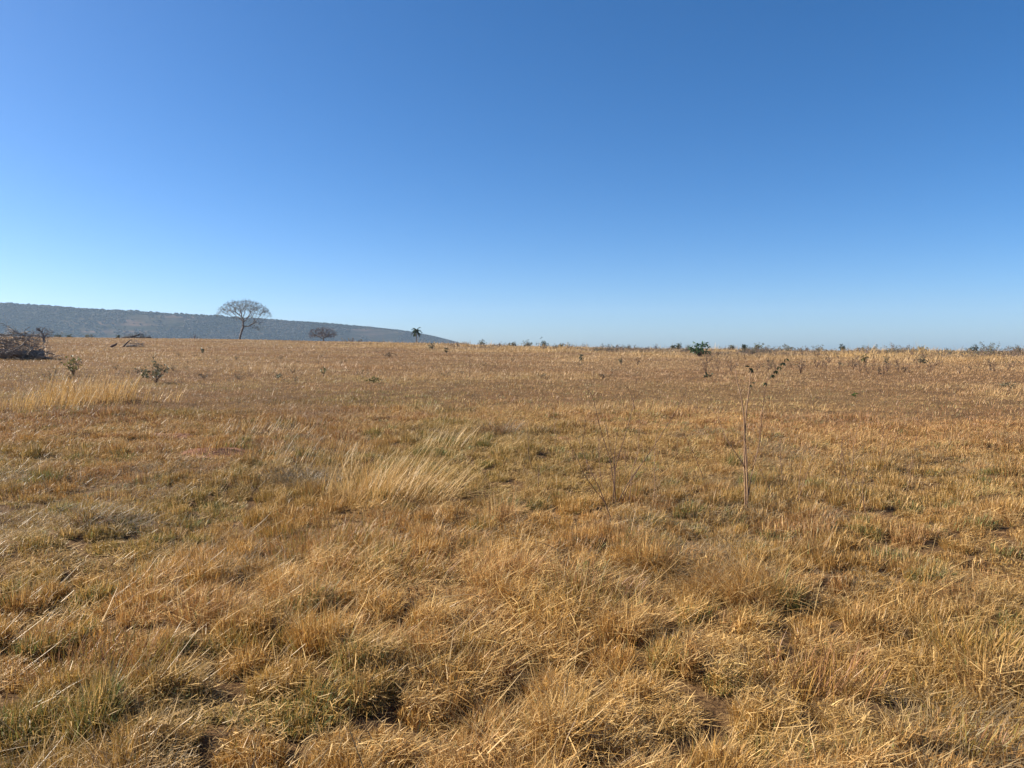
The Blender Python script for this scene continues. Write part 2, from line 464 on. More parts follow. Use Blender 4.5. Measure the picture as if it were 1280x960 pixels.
def tuft(name, px, py, wpx, hpx, n, label, colour, lean=(0.5, 0.2), bend=0.7, spread=0.5, w=0.003, group=None, depth=0.8, th=(0.05, 0.35), cat='grass tuft', rad=2.2):
    g = at(px, py); s = g.y / F
    W = wpx * s; H = hpx * s
    a = rng.uniform(0, 6.283, n); r = np.sqrt(rng.random(n))
    x = r * np.cos(a) * W * 0.5 * spread; y = r * np.sin(a) * W * 0.5 * spread * depth
    z = height(g.x + x, g.y + y) - g.z
    lx = x / W * rad + lean[0] + rng.normal(0, 0.45, n); ly = y / W * rad + lean[1] + rng.normal(0, 0.45, n)
    u = rng.random((n, 4))
    phi = np.arctan2(ly, lx)
    L = H * (0.55 + 0.65 * u[:, 0] ** 1.5)
    th0 = th[0] + (th[1] - th[0]) * np.clip(np.hypot(lx, ly), 0, 2) * (0.6 + 0.8 * u[:, 1])
    kap = bend * (0.3 + u[:, 2])
    c = np.array(colour)[rng.integers(0, len(colour), n)] * (0.8 + 0.4 * rng.random((n, 1)))
    ww = np.maximum(w * (0.6 + 0.8 * u[:, 3]), 0.0005 * g.y)
    me = blades(name, np.stack([x, y, z - 0.01], 1), phi, L, th0, kap, ww, np.clip(c, 0, .9), 4)
    o = link(name, me, M['grass']); o.location = g
    return tag(o, label, cat, group)

# ------------------------------------------------------------------ ground, hills, hill scrub, air
def make_ground():
    na = 540
    az = np.concatenate([np.linspace(-50, 50, 360), np.linspace(50, 310, na - 360 + 2)[1:-1]])
    az = np.radians(az)
    rad = np.concatenate([np.geomspace(0.25, 300, 330), np.geomspace(320, 4300, 26)])
    A, D = np.meshgrid(az, rad)
    x = D * np.sin(A); y = D * np.cos(A)
    z = height(x, y)
    V = np.stack([x, y, z], 2).reshape(-1, 3)
    nA = len(az); nR = len(rad)
    i, j = np.meshgrid(np.arange(nR - 1), np.arange(nA), indexing='ij')
    jn = (j + 1) % nA
    q = np.stack([i * nA + j, (i + 1) * nA + j, (i + 1) * nA + jn, i * nA + jn], 2).reshape(-1, 4)[:, ::-1]
    V = np.concatenate([V, [[0, 0, float(height(0.01, 0.01))]]]); c = len(V) - 1
    jj = np.arange(nA); t = np.stack([np.full(nA, c), (jj + 1) % nA, jj], 1)
    o = link('ground', raw_mesh('ground', V, q, t, smooth=True), M['ground'])
    return tag(o, 'red-brown soil and dry litter of the gently rising field', 'ground', kind='structure')

HP = np.array([-900, -300, 0, 100, 200, 300, 400, 450, 500, 540, 570, 600, 640.])
HR = np.array([366, 373, 379.5, 386, 392, 397.5, 404, 408, 413, 420, 428, 433, 440.])
HY = np.array([2100, 2250, 2400, 2450, 2500, 2600, 2750, 2850, 2950, 3050, 3100, 3120, 3150.])

def hill_point(px, v):
    """v 0..1 up the scarp, 1..2 across the flat top, 2..3 down behind"""
    row = np.interp(px, HP, HR); Y = np.interp(px, HP, HY)
    top = EYE + Y * (ROW - row) / F
    vv = np.clip(v, 0, 1)
    prof = 0.42 * vv ** 1.2 + 0.58 * sstep(0.35, 1.0, vv)
    yy = Y - 420 * (1 - vv) + 600 * np.clip(v - 1, 0, 1) + 300 * np.clip(v - 2, 0, 1)
    xx = (px - 640) / F * Y + 60 * (fbm(px, v * 0, 60, 51) - 0.5)
    gul = (fbm(px + v * 12, v * 30, 26, 52, 4) - 0.5)
    z = -9 + (top + 9) * prof * (1 - sstep(2, 3, v)) + gul * 34 * np.sin(np.clip(vv, 0, 1) * math.pi) * np.clip(top / 100, 0, 1)
    yy = yy + gul * 160 * (1 - vv * 0.8) * (v < 1.01)
    return xx, yy, z - 3.5

def make_hills():
    px = np.linspace(-900, 640, 520); v = np.concatenate([np.linspace(0, 1, 60), np.linspace(1, 3, 22)[1:]])
    PX, VV = np.meshgrid(px, v)
    x, y, z = hill_point(PX, VV)
    V = np.stack([x, y, z], 2).reshape(-1, 3); n = len(px); m = len(v)
    i, j = np.meshgrid(np.arange(m - 1), np.arange(n - 1), indexing='ij')
    q = np.stack([i * n + j, i * n + j + 1, (i + 1) * n + j + 1, (i + 1) * n + j], 2).reshape(-1, 4)
    o = link('hills', raw_mesh('hills', V, q, smooth=True), M['hill'])
    tag(o, 'long flat-topped hazy blue hill sloping down to the right', 'hill', kind='structure')
    # scrub and trees too many and too far to count
    t = (1 + 5 ** 0.5) / 2
    iv = np.array([(-1, t, 0), (1, t, 0), (-1, -t, 0), (1, -t, 0), (0, -1, t), (0, 1, t), (0, -1, -t), (0, 1, -t), (t, 0, -1), (t, 0, 1), (-t, 0, -1), (-t, 0, 1)]) / 1.9
    it = np.array([(0, 11, 5), (0, 5, 1), (0, 1, 7), (0, 7, 10), (0, 10, 11), (1, 5, 9), (5, 11, 4), (11, 10, 2), (10, 7, 6), (7, 1, 8), (3, 9, 4), (3, 4, 2), (3, 2, 6), (3, 6, 8), (3, 8, 9), (4, 9, 5), (2, 4, 11), (6, 2, 10), (8, 6, 7), (9, 8, 1)])
    k = 17000
    p = rng.uniform(-350, 600, k); vv = rng.random(k) ** 0.8 * 1.0
    top = rng.random(k) < 0.22
    vv = np.where(top, rng.uniform(0.97, 1.3, k), vv)
    keep = (fbm(p + 25 * vv, vv * 120, 50, 61, 4) + 0.22 * vv + rng.normal(0, 0.05, k) > 0.52) | top
    p = p[keep]; vv = vv[keep]; k = len(p)
    x, y, z = hill_point(p, vv)
    s = rng.uniform(2.2, 4.8, k) * (1 + 0.45 * (vv > 0.96) * rng.random(k) ** 2 * (p < 340))
    s = s * (1 - 0.45 * sstep(380, 560, p)) 
    V = iv[None] * s[:, None, None] * np.array([1.15, 1.15, 0.8]) * (1 + rng.uniform(-0.35, 0.35, (k, 12, 1)))
    V = V + np.stack([x, y, z + s * 0.55 + np.where(vv > 0.95, s * 0.35, 0)], 1)[:, None]
    T = (np.arange(k)[:, None, None] * 12 + it[None]).reshape(-1, 3)
    c = mix(np.array([0.012, 0.017, 0.009]), np.array([0.06, 0.046, 0.03]), np.clip(0.35 * rng.random(k) ** 1.5 + 1.5 * sstep(0.42, 0.68, fbm(p + 30 * vv, vv * 130, 55, 71, 3)) - 0.8 * sstep(0.85, 1.0, vv), 0, 1))
    c = mix(c, np.array([0.17, 0.095, 0.065]), sstep(0.5, 0.66, fbm(p, vv * 260, 45, 73, 3)) * (1 - sstep(0.3, 0.6, vv)))
    o = link('hill_forest', raw_mesh('hill_forest', V.reshape(-1, 3), None, T, tint_t=np.repeat(c, 20, 0)), M['forest'])
    tag(o, 'far scrub and trees covering the hazy hill', 'forest', kind='stuff')

def make_haze():
    x0, x1, y0, y1, z0, z1 = -4500, 4500, -4500, 4500, -14, 235
    V = [(x, y, z) for z in (z0, z1) for y in (y0, y1) for x in (x0, x1)]
    q = [(0, 2, 3, 1), (4, 5, 7, 6), (0, 1, 5, 4), (1, 3, 7, 5), (3, 2, 6, 7), (2, 0, 4, 6)]
    m, nt, out = mat('pale_dry_air')
    pv = N(nt, 'ShaderNodeVolumePrincipled', i_Density=HAZE, i_Anisotropy=0.15)
    pv.inputs['Color'].default_value = (0.56, 0.78, 1.0, 1)
    pv.inputs['Density Attribute'].default_value = ''
    nt.links.new(pv.outputs[0], out.inputs['Volume'])
    m.cycles.homogeneous_volume = True if hasattr(m, 'cycles') and hasattr(m.cycles, 'homogeneous_volume') else True
    o = link('haze', raw_mesh('haze', V, q), m)
    tag(o, 'pale dry air that fades the far hill to blue', 'haze', kind='stuff')

# ------------------------------------------------------------------ plants
def scatter_dirs(n, up=0.3):
    d = rng.normal(0, 1, (n, 3)); d[:, 2] = d[:, 2] * 0.6 + up
    return d / np.linalg.norm(d, axis=1)[:, None]

def weed_parts(W, H, stems=5, nleaf=40, leaf=0.09, lw=0.55, clump=1.0, bushy=0.5, peak=0.0):
    """stems fanning from one foot and leaves along their upper parts, in metres"""
    s = MB(); l = MB(); P = []; D = []
    for i in range(stems):
        a = rng.uniform(0, 6.283); r = rng.random() ** 0.6
        tip = np.array([math.cos(a) * W * 0.5 * r, math.sin(a) * W * 0.5 * r, H * (1 - 0.45 * r * r - peak * r) * rng.uniform(0.75, 1.0)])
        t = np.linspace(0, 1, 6)[:, None]
        pl = tip * np.concatenate([t ** 1.15, t ** 1.15, t ** 0.9], 1) + rng.normal(0, 0.025 * H, (6, 3)) * t
        pl[0] = (rng.normal(0, 0.01), rng.normal(0, 0.01), -0.03)
        rb = 0.006 + 0.006 * H
        s.tube(pl, np.linspace(rb, rb * 0.35, 6), 5)
        k = max(2, int(nleaf / stems))
        for _ in range(k):
            f = 1 - rng.random() ** 1.3 * (1 - bushy * 0.3) * 0.85
            q = f * 5; j = min(4, int(q)); p = pl[j] + (pl[j + 1] - pl[j]) * (q - j)
            p = p + rng.normal(0, 0.05 * W * clump, 3) * np.array([1, 1, 0.7])
            P.append(p); D.append(scatter_dirs(1, 0.35)[0])
    P = np.array(P); P[:, 2] = np.maximum(P[:, 2], 0.05)
    L = leaf * rng.uniform(0.6, 1.3, len(P))
    l.leaves(P, np.array(D), L, L * lw)
    return s, l

def weed(name, loc, W, H, label, cat, leafmat, stemmat='redstem', group=None, **k):
    t = thing(name, loc, label, cat, group)
    s, l = weed_parts(W, H, **k)
    s.build('stem', M[stemmat], t); l.build('foliage', M[leafmat], t)
    return t

def weed_px(name, px, py, wpx, hpx, label, cat, leafmat, stemmat='redstem', group=None, **k):
    g = at(px, py); s = g.y / F
    kk = dict(k); kk['leaf'] = k.get('leaf_px', 5) * s; kk.pop('leaf_px', None)
    return weed(name, g, wpx * s, hpx * s, label, cat, leafmat, stemmat, group, **kk)

def copy_thing(o, loc, rz, scale, label=None, group=None):
    c = o.copy(); col.objects.link(c); c.location = loc; c.rotation_euler.z = rz; c.scale = (scale,) * 3
    if label: c['label'] = label
    if group: c['group'] = group
    for ch in o.children:
        d = ch.copy(); col.objects.link(d); d.parent = c
    return c

def px_line(base, Y, pts, sway=0.03):
    """a stem drawn by points of the photo at about depth Y, relative to its own foot"""
    out = []
    off = 0.0
    for i, (px, py) in enumerate(pts):
        v = ray(px, py); yy = Y + off; off += rng.normal(0, sway)
        p = v * (yy / v.y) + Vector((0, 0, EYE)) - base
        out.append(p)
    P = np.array([tuple(p) for p in out])
    # smooth resample
    t = np.linspace(0, len(P) - 1, (len(P) - 1) * 4 + 1)
    Q = np.stack([np.interp(t, np.arange(len(P)), P[:, i]) for i in range(3)], 1)
    wob = np.cumsum(rng.normal(0, 0.004, Q.shape), 0); wob -= np.linspace(0, 1, len(Q))[:, None] * wob[-1]; wob[0] = 0
    Q = Q + wob
    for _ in range(2): Q[1:-1] = (Q[:-2] + 2 * Q[1:-1] + Q[2:]) / 4
    return Q

def spreading_tree():
    g = on(300, 222); s = g.y / F
    t = thing('spreading_tree', g, 'tall bare umbrella-crowned tree leaning on the crest before the hill', 'tree')
    base = np.array([0, 0, 0.])
    # leaning trunk, then attraction points in a broad umbrella
    w = lambda px, py, dy=0: np.array([(px - 300) * s, dy, (424.5 - py) * s])
    tr = [w(300, 425.5), w(301, 420), w(302.3, 416), w(303.4, 412)]
    A = []
    while len(A) < 1500:
        x = rng.uniform(-30, 34); y = rng.uniform(-30, 30); r2 = (x / 33) ** 2 + (y / 30) ** 2
        if r2 > 1: continue
        topz = 376.3 + 16 * r2 ** 1.7
        py = topz + rng.random() ** 1.6 * (5.5 + 7 * (1 - r2))
        A.append(w(306 + x, py, y * s))
    for _ in range(45):
        A.append(w(rng.uniform(315, 328), rng.uniform(402, 412), rng.uniform(-3, 3)))
    for _ in range(40):
        a = rng.uniform(0, 6.28); A.append(w(306 + 10 * math.cos(a), rng.uniform(394, 404), 10 * s * math.sin(a)))
    n, p = grow(np.array(A), tr, 0.32, 6.5, 0.42)
    ch, tips, rad = chains(n, p, 0.019, 2.2)
    b = MB(); tw = MB()
    for P, r in ch:
        (b if r.max() > 0.055 else tw).tube(P, np.maximum(r, 0.018), 6 if r.max() > 0.055 else 4)
    tb = b.build('trunk', M['treebark'], t, True)
    P = n[tips]
    Pn = np.repeat(P, 11, 0) + rng.normal(0, 0.24, (len(P) * 11, 3))
    for q in Pn[::3]:
        e = q + rng.normal(0, 0.3, 3) + [0, 0, 0.15]
        tw.tube([q, (q + e) / 2 + rng.normal(0, .03, 3), e], [0.013, 0.011, 0.008], 3)
    tw.build('twigs', M['treebark'], t)
    f = MB(); f.leaves(Pn, scatter_dirs(len(Pn), 0.3), rng.uniform(0.12, 0.26, len(Pn)), rng.uniform(0.07, 0.12, len(Pn)))
    f.build('crown', M['leafgrey'], t)

def round_bare_tree(px, Y, wpx, hpx, name, label, na=520, dens=11, sink=0.0, matn='twig'):
    g = on(px, Y); s = Y / F; W = wpx * s; H = hpx * s
    g.z -= sink
    t = thing(name, g, label, 'tree' if 'tree' in name else 'bush')
    A = []
    while len(A) < na:
        v = rng.normal(0, 1, 3); v = v / np.linalg.norm(v) * rng.random() ** 0.33
        if v[2] < -0.55: continue
        A.append((v[0] * W / 2, v[1] * W / 2, H * 0.52 + v[2] * H * 0.48))
    n, p = grow(np.array(A), [(0, 0, -0.1), (0.03 * W, 0, H * 0.1), (0.02 * W, 0, H * 0.2)], H * 0.05, H * 1.2, H * 0.06)
    ch, tips, rad = chains(n, p, 0.017, 2.1)
    b = MB(); tw = MB()
    for P, r in ch:
        (b if r.max() > 0.05 else tw).tube(P, np.maximum(r, 0.014), 5 if r.max() > 0.05 else 3)
    b.build('trunk', M['bark'], t, True)
    q = np.repeat(n[tips], dens, 0)
    for a in q:
        e = a + rng.normal(0, H * 0.055, 3); tw.tube([a, e], [0.014, 0.01], 3)
    tw.build('crown', M[matn], t)
    return t

def palm():
    Y = 205; g = on(520.5, Y); s = Y / F
    t = thing('palm_tree', g, 'small slender palm alone on the crest right of the bare trees', 'palm')
    H = (427.5 - 412.0) * s; cw = 10.5 * s
    m = MB(); m.tube([(0, 0, -0.2), (0.05, 0, H * 0.3), (0.02, 0, H * 0.7), (0.04, 0, H)], [0.17, 0.13, 0.12, 0.13], 10)
    for i in range(22):
        z = H * (0.1 + 0.85 * i / 22); m.tube([(0.035, 0, z), (0.035, 0, z + 0.05)], [0.145, 0.145], 10)
    m.build('trunk', M['bark'], t)
    for i in range(17):
        f = MB(); a = i * 2.4 + rng.normal(0, 0.2); el = 1.4 - 2.0 * (i / 17)
        n = 12; d = np.array([math.cos(a), math.sin(a), 0]); p = np.array([0.04, 0, H]); pts = [p.copy()]
        L = cw * rng.uniform(0.62, 0.78)
        for k in range(n):
            ang = el - (k / n) ** 1.3 * 1.35
            p = p + (d * math.cos(ang) + np.array([0, 0, math.sin(ang)])) * L / n; pts.append(p.copy())
        pts = np.array(pts); f.tube(pts, np.linspace(0.025, 0.008, n + 1), 4)
        sd = np.array([-d[1], d[0], 0]); B = []; Dd = []
        for k in range(2, n + 1):
            for q in (0, 0.33, 0.66):
                b = pts[k - 1] + (pts[k] - pts[k - 1]) * q
                fw = pts[k] - pts[k - 1]; fw = fw / np.linalg.norm(fw)
                for sg in (1, -1):
                    B.append(b); Dd.append(sd * sg * 0.8 + fw * 0.55 + np.array([0, 0, rng.uniform(-0.15, 0.3)]))
        f.leaves(np.array(B), np.array(Dd), 0.42, 0.045, droop=0.4)
        f.build('frond', M['palmleaf'], t)

def brush_pile(name, g, W, H, D, nb, ntw, label, cat, matn='deadwood', logs=3, rmul=1.0):
    t = thing(name, g, label, cat)
    def spot():
        while True:
            x, y, z = rng.uniform(-1, 1), rng.uniform(-1, 1), rng.random()
            if x * x + y * y + z * z < 1: return np.array([x * W / 2, y * D / 2, z * H * 0.78])
    def zz(p): return float(height(g.x + p[0], g.y + p[1])) - g.z
    for i in range(logs):
        p = spot() * np.array([0.6, 0.6, 0.25]); a = rng.uniform(-0.5, 0.5) + (math.pi if rng.random() < 0.5 else 0)
        d = np.array([math.cos(a), math.sin(a), rng.uniform(-0.05, 0.15)]); Lg = W * rng.uniform(0.35, 0.55)
        p = p - d * Lg / 2; p[2] = max(p[2], 0.12)
        r = 0.085 * H * rng.uniform(0.8, 1.3) * rmul
        m = MB(); P = bent(p, d, Lg, 7, 0.06)
        P[:, 2] = np.maximum(P[:, 2], r * 0.7)
        m.tube(P, np.linspace(r, r * 0.7, 8) * rng.uniform(0.93, 1.07, 8), 10)
        m.build('log', M[matn], t, True)
    for i in range(nb):
        p = spot(); a = rng.uniform(0, 6.283)
        out = 0.25 if rng.random() < 0.7 else 1.2
        el = rng.normal(0.15, 0.35) + (0.5 if rng.random() < 0.22 else 0)
        d = np.array([math.cos(a) + out * p[0] / W, math.sin(a) + out * p[1] / D, math.sin(el)])
        Lb = H * rng.uniform(0.5, 1.15)
        p = p - d / np.linalg.norm(d) * Lb * 0.45
        P = bent(p, d, Lb, 6, 0.2, 0.02)
        P[:, 2] = np.maximum(P[:, 2], 0.03 + 0.02 * rng.random())
        P[:, 2] = np.minimum(P[:, 2], H * rng.uniform(0.75, 1.02))
        r = rng.uniform(0.012, 0.034) * H * 0.55 * rmul
        m = MB(); m.tube(P, np.linspace(r, r * 0.35, 7), 6)
        for k in range(rng.integers(2, 5)):
            j = rng.integers(1, 6); dd = (P[min(j + 1, 6)] - P[j]); dd = dd / (np.linalg.norm(dd) + 1e-6) + rng.normal(0, 0.7, 3)
            Q = bent(P[j], dd, Lb * rng.uniform(0.2, 0.45), 4, 0.25, 0.04); Q[:, 2] = np.maximum(Q[:, 2], 0.02)
            m.tube(Q, np.linspace(r * 0.5, r * 0.18, 5), 4)
            for _ in range(2):
                dd2 = Q[-1] - Q[1] + rng.normal(0, 0.3 * H * 0.3, 3)
                Z = bent(Q[rng.integers(1, 4)], dd2, Lb * rng.uniform(0.1, 0.22), 3, 0.25); m.tube(Z, np.linspace(r * 0.22, r * 0.1, 4), 3)
        m.build('branch', M[matn], t, True)
    m = MB()
    for i in range(ntw):
        p = spot(); d = scatter_dirs(1, 0.25)[0] + np.array([p[0] / W, p[1] / D, 0])
        P = bent(p, d, H * rng.uniform(0.15, 0.42), 4, 0.28); P[:, 2] = np.maximum(P[:, 2], 0.01)
        r = rng.uniform(0.004, 0.009) * H * rmul
        m.tube(P, np.linspace(r, r * 0.4, 5), 3)
    o = m.build('twigs', M[matn], t); o['kind'] = 'stuff'
    return t

def scrub_mesh(name, W, H, n, leaf, seed, dry=0.3):
    """a small ragged bush in one mesh: slot 0 twigs, slot 1 leaves"""
    m = MB(); P = []; D = []
    for i in range(9):
        a = rng.uniform(0, 6.283); r = rng.random() ** 0.6
        tip = np.array([math.cos(a) * W / 2 * r, math.sin(a) * W / 2 * r, H * (1 - 0.5 * r * r) * rng.uniform(0.7, 1.05)])
        pl = np.array([tip * k + rng.normal(0, 0.03 * H, 3) * k for k in np.linspace(0, 1, 5)]); pl[0] = (0, 0, -0.1)
        m.tube(pl, np.linspace(0.035 * H ** 0.5, 0.012, 5), 4, 0)
        for _ in range(6):
            j = rng.integers(2, 5); e = pl[j] + rng.normal(0, 0.16 * H, 3) + [0, 0, 0.08 * H]; m.tube([pl[j], e], [0.014, 0.008], 3, 0)
            k = int(n / 54 * (rng.random() * 2))
            for _ in range(k): P.append(e + rng.normal(0, 0.07 * H, 3)); D.append(scatter_dirs(1, 0.3)[0])
    if P:
        P = np.array(P); P[:, 2] = np.maximum(P[:, 2], 0.03)
        L = leaf * rng.uniform(0.6, 1.3, len(P)); m.leaves(P, np.array(D), L, L * 0.6, 1)
    return m.mesh(name)

# ================================================================== BUILD
HAZE = 0.00009
make_ground(); make_hills(); make_haze()

field('grass', 1150000, 0.9, 18.0, 1.15, 0.30, 101, 3, 'dry golden and brown grass covering the near field')
field('grass', 1100000, 14.0, 250.0, 1.5, 0.45, 202, 2, 'dry reddish brown grass covering the far field up to the crest')

def soil_patch(px, py, w, dep, label, seed):
    g = at(px, py); n = 34
    u, v = np.meshgrid(np.linspace(-1, 1, n), np.linspace(-1, 1, n), indexing='ij')
    x = g.x + u * w / 2; y = g.y + v * dep / 2
    z = height(x, y) + 0.006 + 0.05 * (fbm(x, y, 0.14, seed) - 0.35) * (1 - np.clip(np.hypot(u, v), 0, 1))
    rr = np.hypot(u, v) + 0.7 * (fbm(x, y, 0.22, seed) - 0.5)
    i, j = np.meshgrid(np.arange(n - 1), np.arange(n - 1), indexing='ij')
    k = (rr[:-1, :-1] < 0.8)
    q = np.stack([i * n + j, (i + 1) * n + j, (i + 1) * n + j + 1, i * n + j + 1], 2)[k]
    o = link('bare_soil', raw_mesh('bare_soil', np.stack([x, y, z], 2).reshape(-1, 3), q, smooth=True), M['soil'])
    tag(o, label, 'soil', kind='structure')
soil_patch(268, 568, 1.1, 0.9, 'bare red soil patch at left in the middle distance', 3)
soil_patch(215, 546, 0.8, 0.5, 'small bare red soil streak behind the bigger patch', 4)
soil_patch(694, 551, 0.6, 0.6, 'bare red soil hole in the middle of the field', 5)

# tall or matted tufts that stand out
G = [C_PALE, C_PALE * 1.05, C_GOLD * 1.1]
tuft('grass_tuft', 486, 622, 165, 80, 800, 'tall pale straw tuft blown to the right in mid field', G, (0.6, 0.2), 0.6, 1.0, th=(0.05, 0.5), rad=1.5)
tuft('grass_tuft', 385, 585, 150, 40, 130, 'thin leaning pale stalks left of the tall straw tuft', [C_PALE, C_GREY], (0.9, 0.25), 0.4, 1.0, rad=0.5)
tuft('grass_tuft', 335, 545, 120, 24, 200, 'thin leaning stalks behind the bare red soil patch', [C_PALE * .95, C_GREY], (0.9, 0.25), 0.4, 1.0, rad=0.5)
tuft('grass_tuft', 555, 560, 80, 45, 60, 'sparse tall stalks leaning right behind the tall straw tuft', [C_PALE], (1.0, 0.3), 0.3, 1.0, th=(0.2, 0.5), rad=0.3)
tuft('grass_tuft', 112, 504, 120, 40, 560, 'tall glowing golden tuft below the yellow-green weed at left', G, (0.3, 0.1), 0.4, 0.9, rad=0.6)
tuft('grass_tuft', 40, 514, 140, 31, 330, 'tall golden tuft nearest the left edge of the field', G, (0.3, 0.1), 0.4, 1.0, rad=0.6)
tuft('grass_tuft', 172, 503, 110, 24, 170, 'tall golden tuft just left below the leafy grey-green weed', G, (0.4, 0.1), 0.4, 1.0, rad=0.6)
tuft('grass_tuft', 140, 658, 150, 52, 520, 'grey matted tuft drooping to the right at left', [C_GREY * .6, C_GREY * .75, C_RED * .7, C_GREY], (0.8, -0.2), 1.3, 0.7, w=0.004, th=(0.3, 0.9))
tuft('grass_tuft', 375, 606, 110, 40, 700, 'low dark grey dead tuft left of the tall straw tuft', [C_GREY * .6, C_GREY * .5, C_GREY * .8], (0.1, -0.2), 1.3, 0.8, th=(0.2, 0.7))
tuft('grass_tuft', 925, 745, 190, 95, 1300, 'pale flattened straw tuft right of the matted hollow', [C_PALE, C_PALE * .85, C_GOLD], (-0.7, -0.2), 1.0, 0.6, th=(0.3, 0.75))
tuft('grass_tuft', 810, 722, 150, 75, 900, 'drooping straw tuft arching left over a dark hollow', [C_PALE * .95, C_PALE * .8, C_GOLD], (-0.8, -0.35), 1.6, 0.45, th=(0.25, 0.65))
tuft('grass_tuft', 620, 545, 60, 26, 400, 'low grey-brown tuft behind the tall straw tuft', [C_GREY * .7, C_RED * .8], (0.1, 0), 1.0, 0.8)
tuft('grass_tuft', 688, 545, 34, 14, 500, 'small dark tuft at the rim of the red soil hole', [C_OLIVE * .6, C_RED * .5], (0.1, 0), 0.9, 0.9)
tuft('grass_tuft', 570, 520, 50, 14, 350, 'low dark grey-green tuft in the middle distance', [C_OLIVE * .6, C_GREY * .5], (0.1, 0), 0.9, 0.9)
for i, (px, py, w, h, c, lb) in enumerate((
        (130, 850, 170, 75, [C_GOLD * .8, C_RED, C_OLIVE], 'brown upright tussock at lower left with a dark hollow'),
        (330, 800, 110, 60, [C_GOLD, C_OLIVE, C_GOLD * .8], 'olive gold tussock standing right of the lower left hollow'),
        (410, 690, 150, 70, [C_RED, C_OLIVE, C_GOLD * .8], 'red-brown fine tussock in front of the tall straw tuft'),
        (500, 725, 110, 60, [C_RED, C_OLIVE, C_GOLD], 'red-brown tussock shading a hollow below the straw tuft'),
        (560, 840, 120, 70, [C_GOLD, C_GOLD * .85, C_OLIVE], 'gold tussock with a green base in the lower middle'),
        (740, 760, 120, 70, [C_OLIVE, C_OLIVE * .8, C_RED], 'dark olive tussock left of the drooping straw tuft'),
        (1010, 870, 170, 80, [C_RED * 1.1, C_GOLD, C_GOLD * .8], 'red-brown upright tussock at lower right'),
        (1215, 820, 110, 70, [C_OLIVE, C_GOLD, C_GOLD * .8], 'olive tussock near the right edge'),
        (1180, 935, 150, 70, [C_OLIVE * .9, C_OLIVE, C_GOLD, C_RED], 'olive-based tussock in the lower right corner'),
        (620, 935, 140, 50, [C_OLIVE * .9, C_OLIVE, C_GOLD, C_RED], 'olive-based tussock at the bottom middle'))):
    tuft('grass_tussock', px, py, w, h * 0.72, 520, lb, c, (0.1, 0.0), 0.5, 1.0, w=0.0042, rad=1.3, group='tussocks of the near field')

# long single straws
def straw(pts, label, r=0.0025):
    g = at(*pts[0]); m = MB()
    P = px_line(g, g.y, pts, 0.02); m.tube(P, np.linspace(r, r * 0.5, len(P)), 5)
    o = m.build('straw_stalk', M['straw'], None, True); o.location = g
    tag(o, label, 'straw stalk', 'long fallen straws')
straw([(640, 612), (671, 594), (700, 576), (722, 567), (757, 557)], 'long pale straw arching over towards the left bare sapling')
straw([(645, 618), (680, 600), (725, 580), (770, 566)], 'pale straw beneath the one arching to the left bare sapling')
straw([(720, 716), (700, 690), (672, 678), (640, 672)], 'pale bent straw lying above the dark olive tussock')
straw([(940, 716), (922, 690), (898, 668), (872, 640)], 'long straw rising left out of the pale flattened tuft')
straw([(545, 590), (565, 552), (582, 530), (598, 512)], 'tall straw sticking out right of the tall pale tuft')
straw([(560, 770), (545, 748), (580, 742), (600, 747)], 'pale straw bent over the gold tussock')

# saplings
def sapling(name, base, label, lines, matn, leaves=(), cat='sapling', twigs=0, side=True):
    g = at(*base); t = thing(name, g, label, cat)
    for pts, r0 in lines:
        m = MB(); P = px_line(g, g.y, pts, 0.035); P[0] -= np.array([0, 0, 0.01])
        m.tube(P, np.linspace(r0, r0 * 0.4, len(P)), 6)
        for _ in range(twigs):
            j = rng.integers(len(P) // 3, len(P) - 1); d = P[j + 1] - P[j]; d /= np.linalg.norm(d)
            Q = bent(P[j], d + rng.normal(0, 0.5, 3), rng.uniform(0.06, 0.2), 4, 0.18); m.tube(Q, np.linspace(r0 * 0.35, r0 * 0.15, 5), 4)
        m.build('stem', M[matn], t, True)
    for (px, py), dv, L, W in leaves:
        v = ray(px, py); p = v * (g.y / v.y) + Vector((0, 0, EYE)) - g
        m = MB(); m.leaves(np.repeat(np.array([tuple(p)]), 3, 0), np.array([dv, (dv[0] + .5, dv[1] - .5, dv[2]), (dv[0] - .6, dv[1] + .3, dv[2] + .2)], float), L, W); m.build('leaf', M['leafdark'], t)
    return t

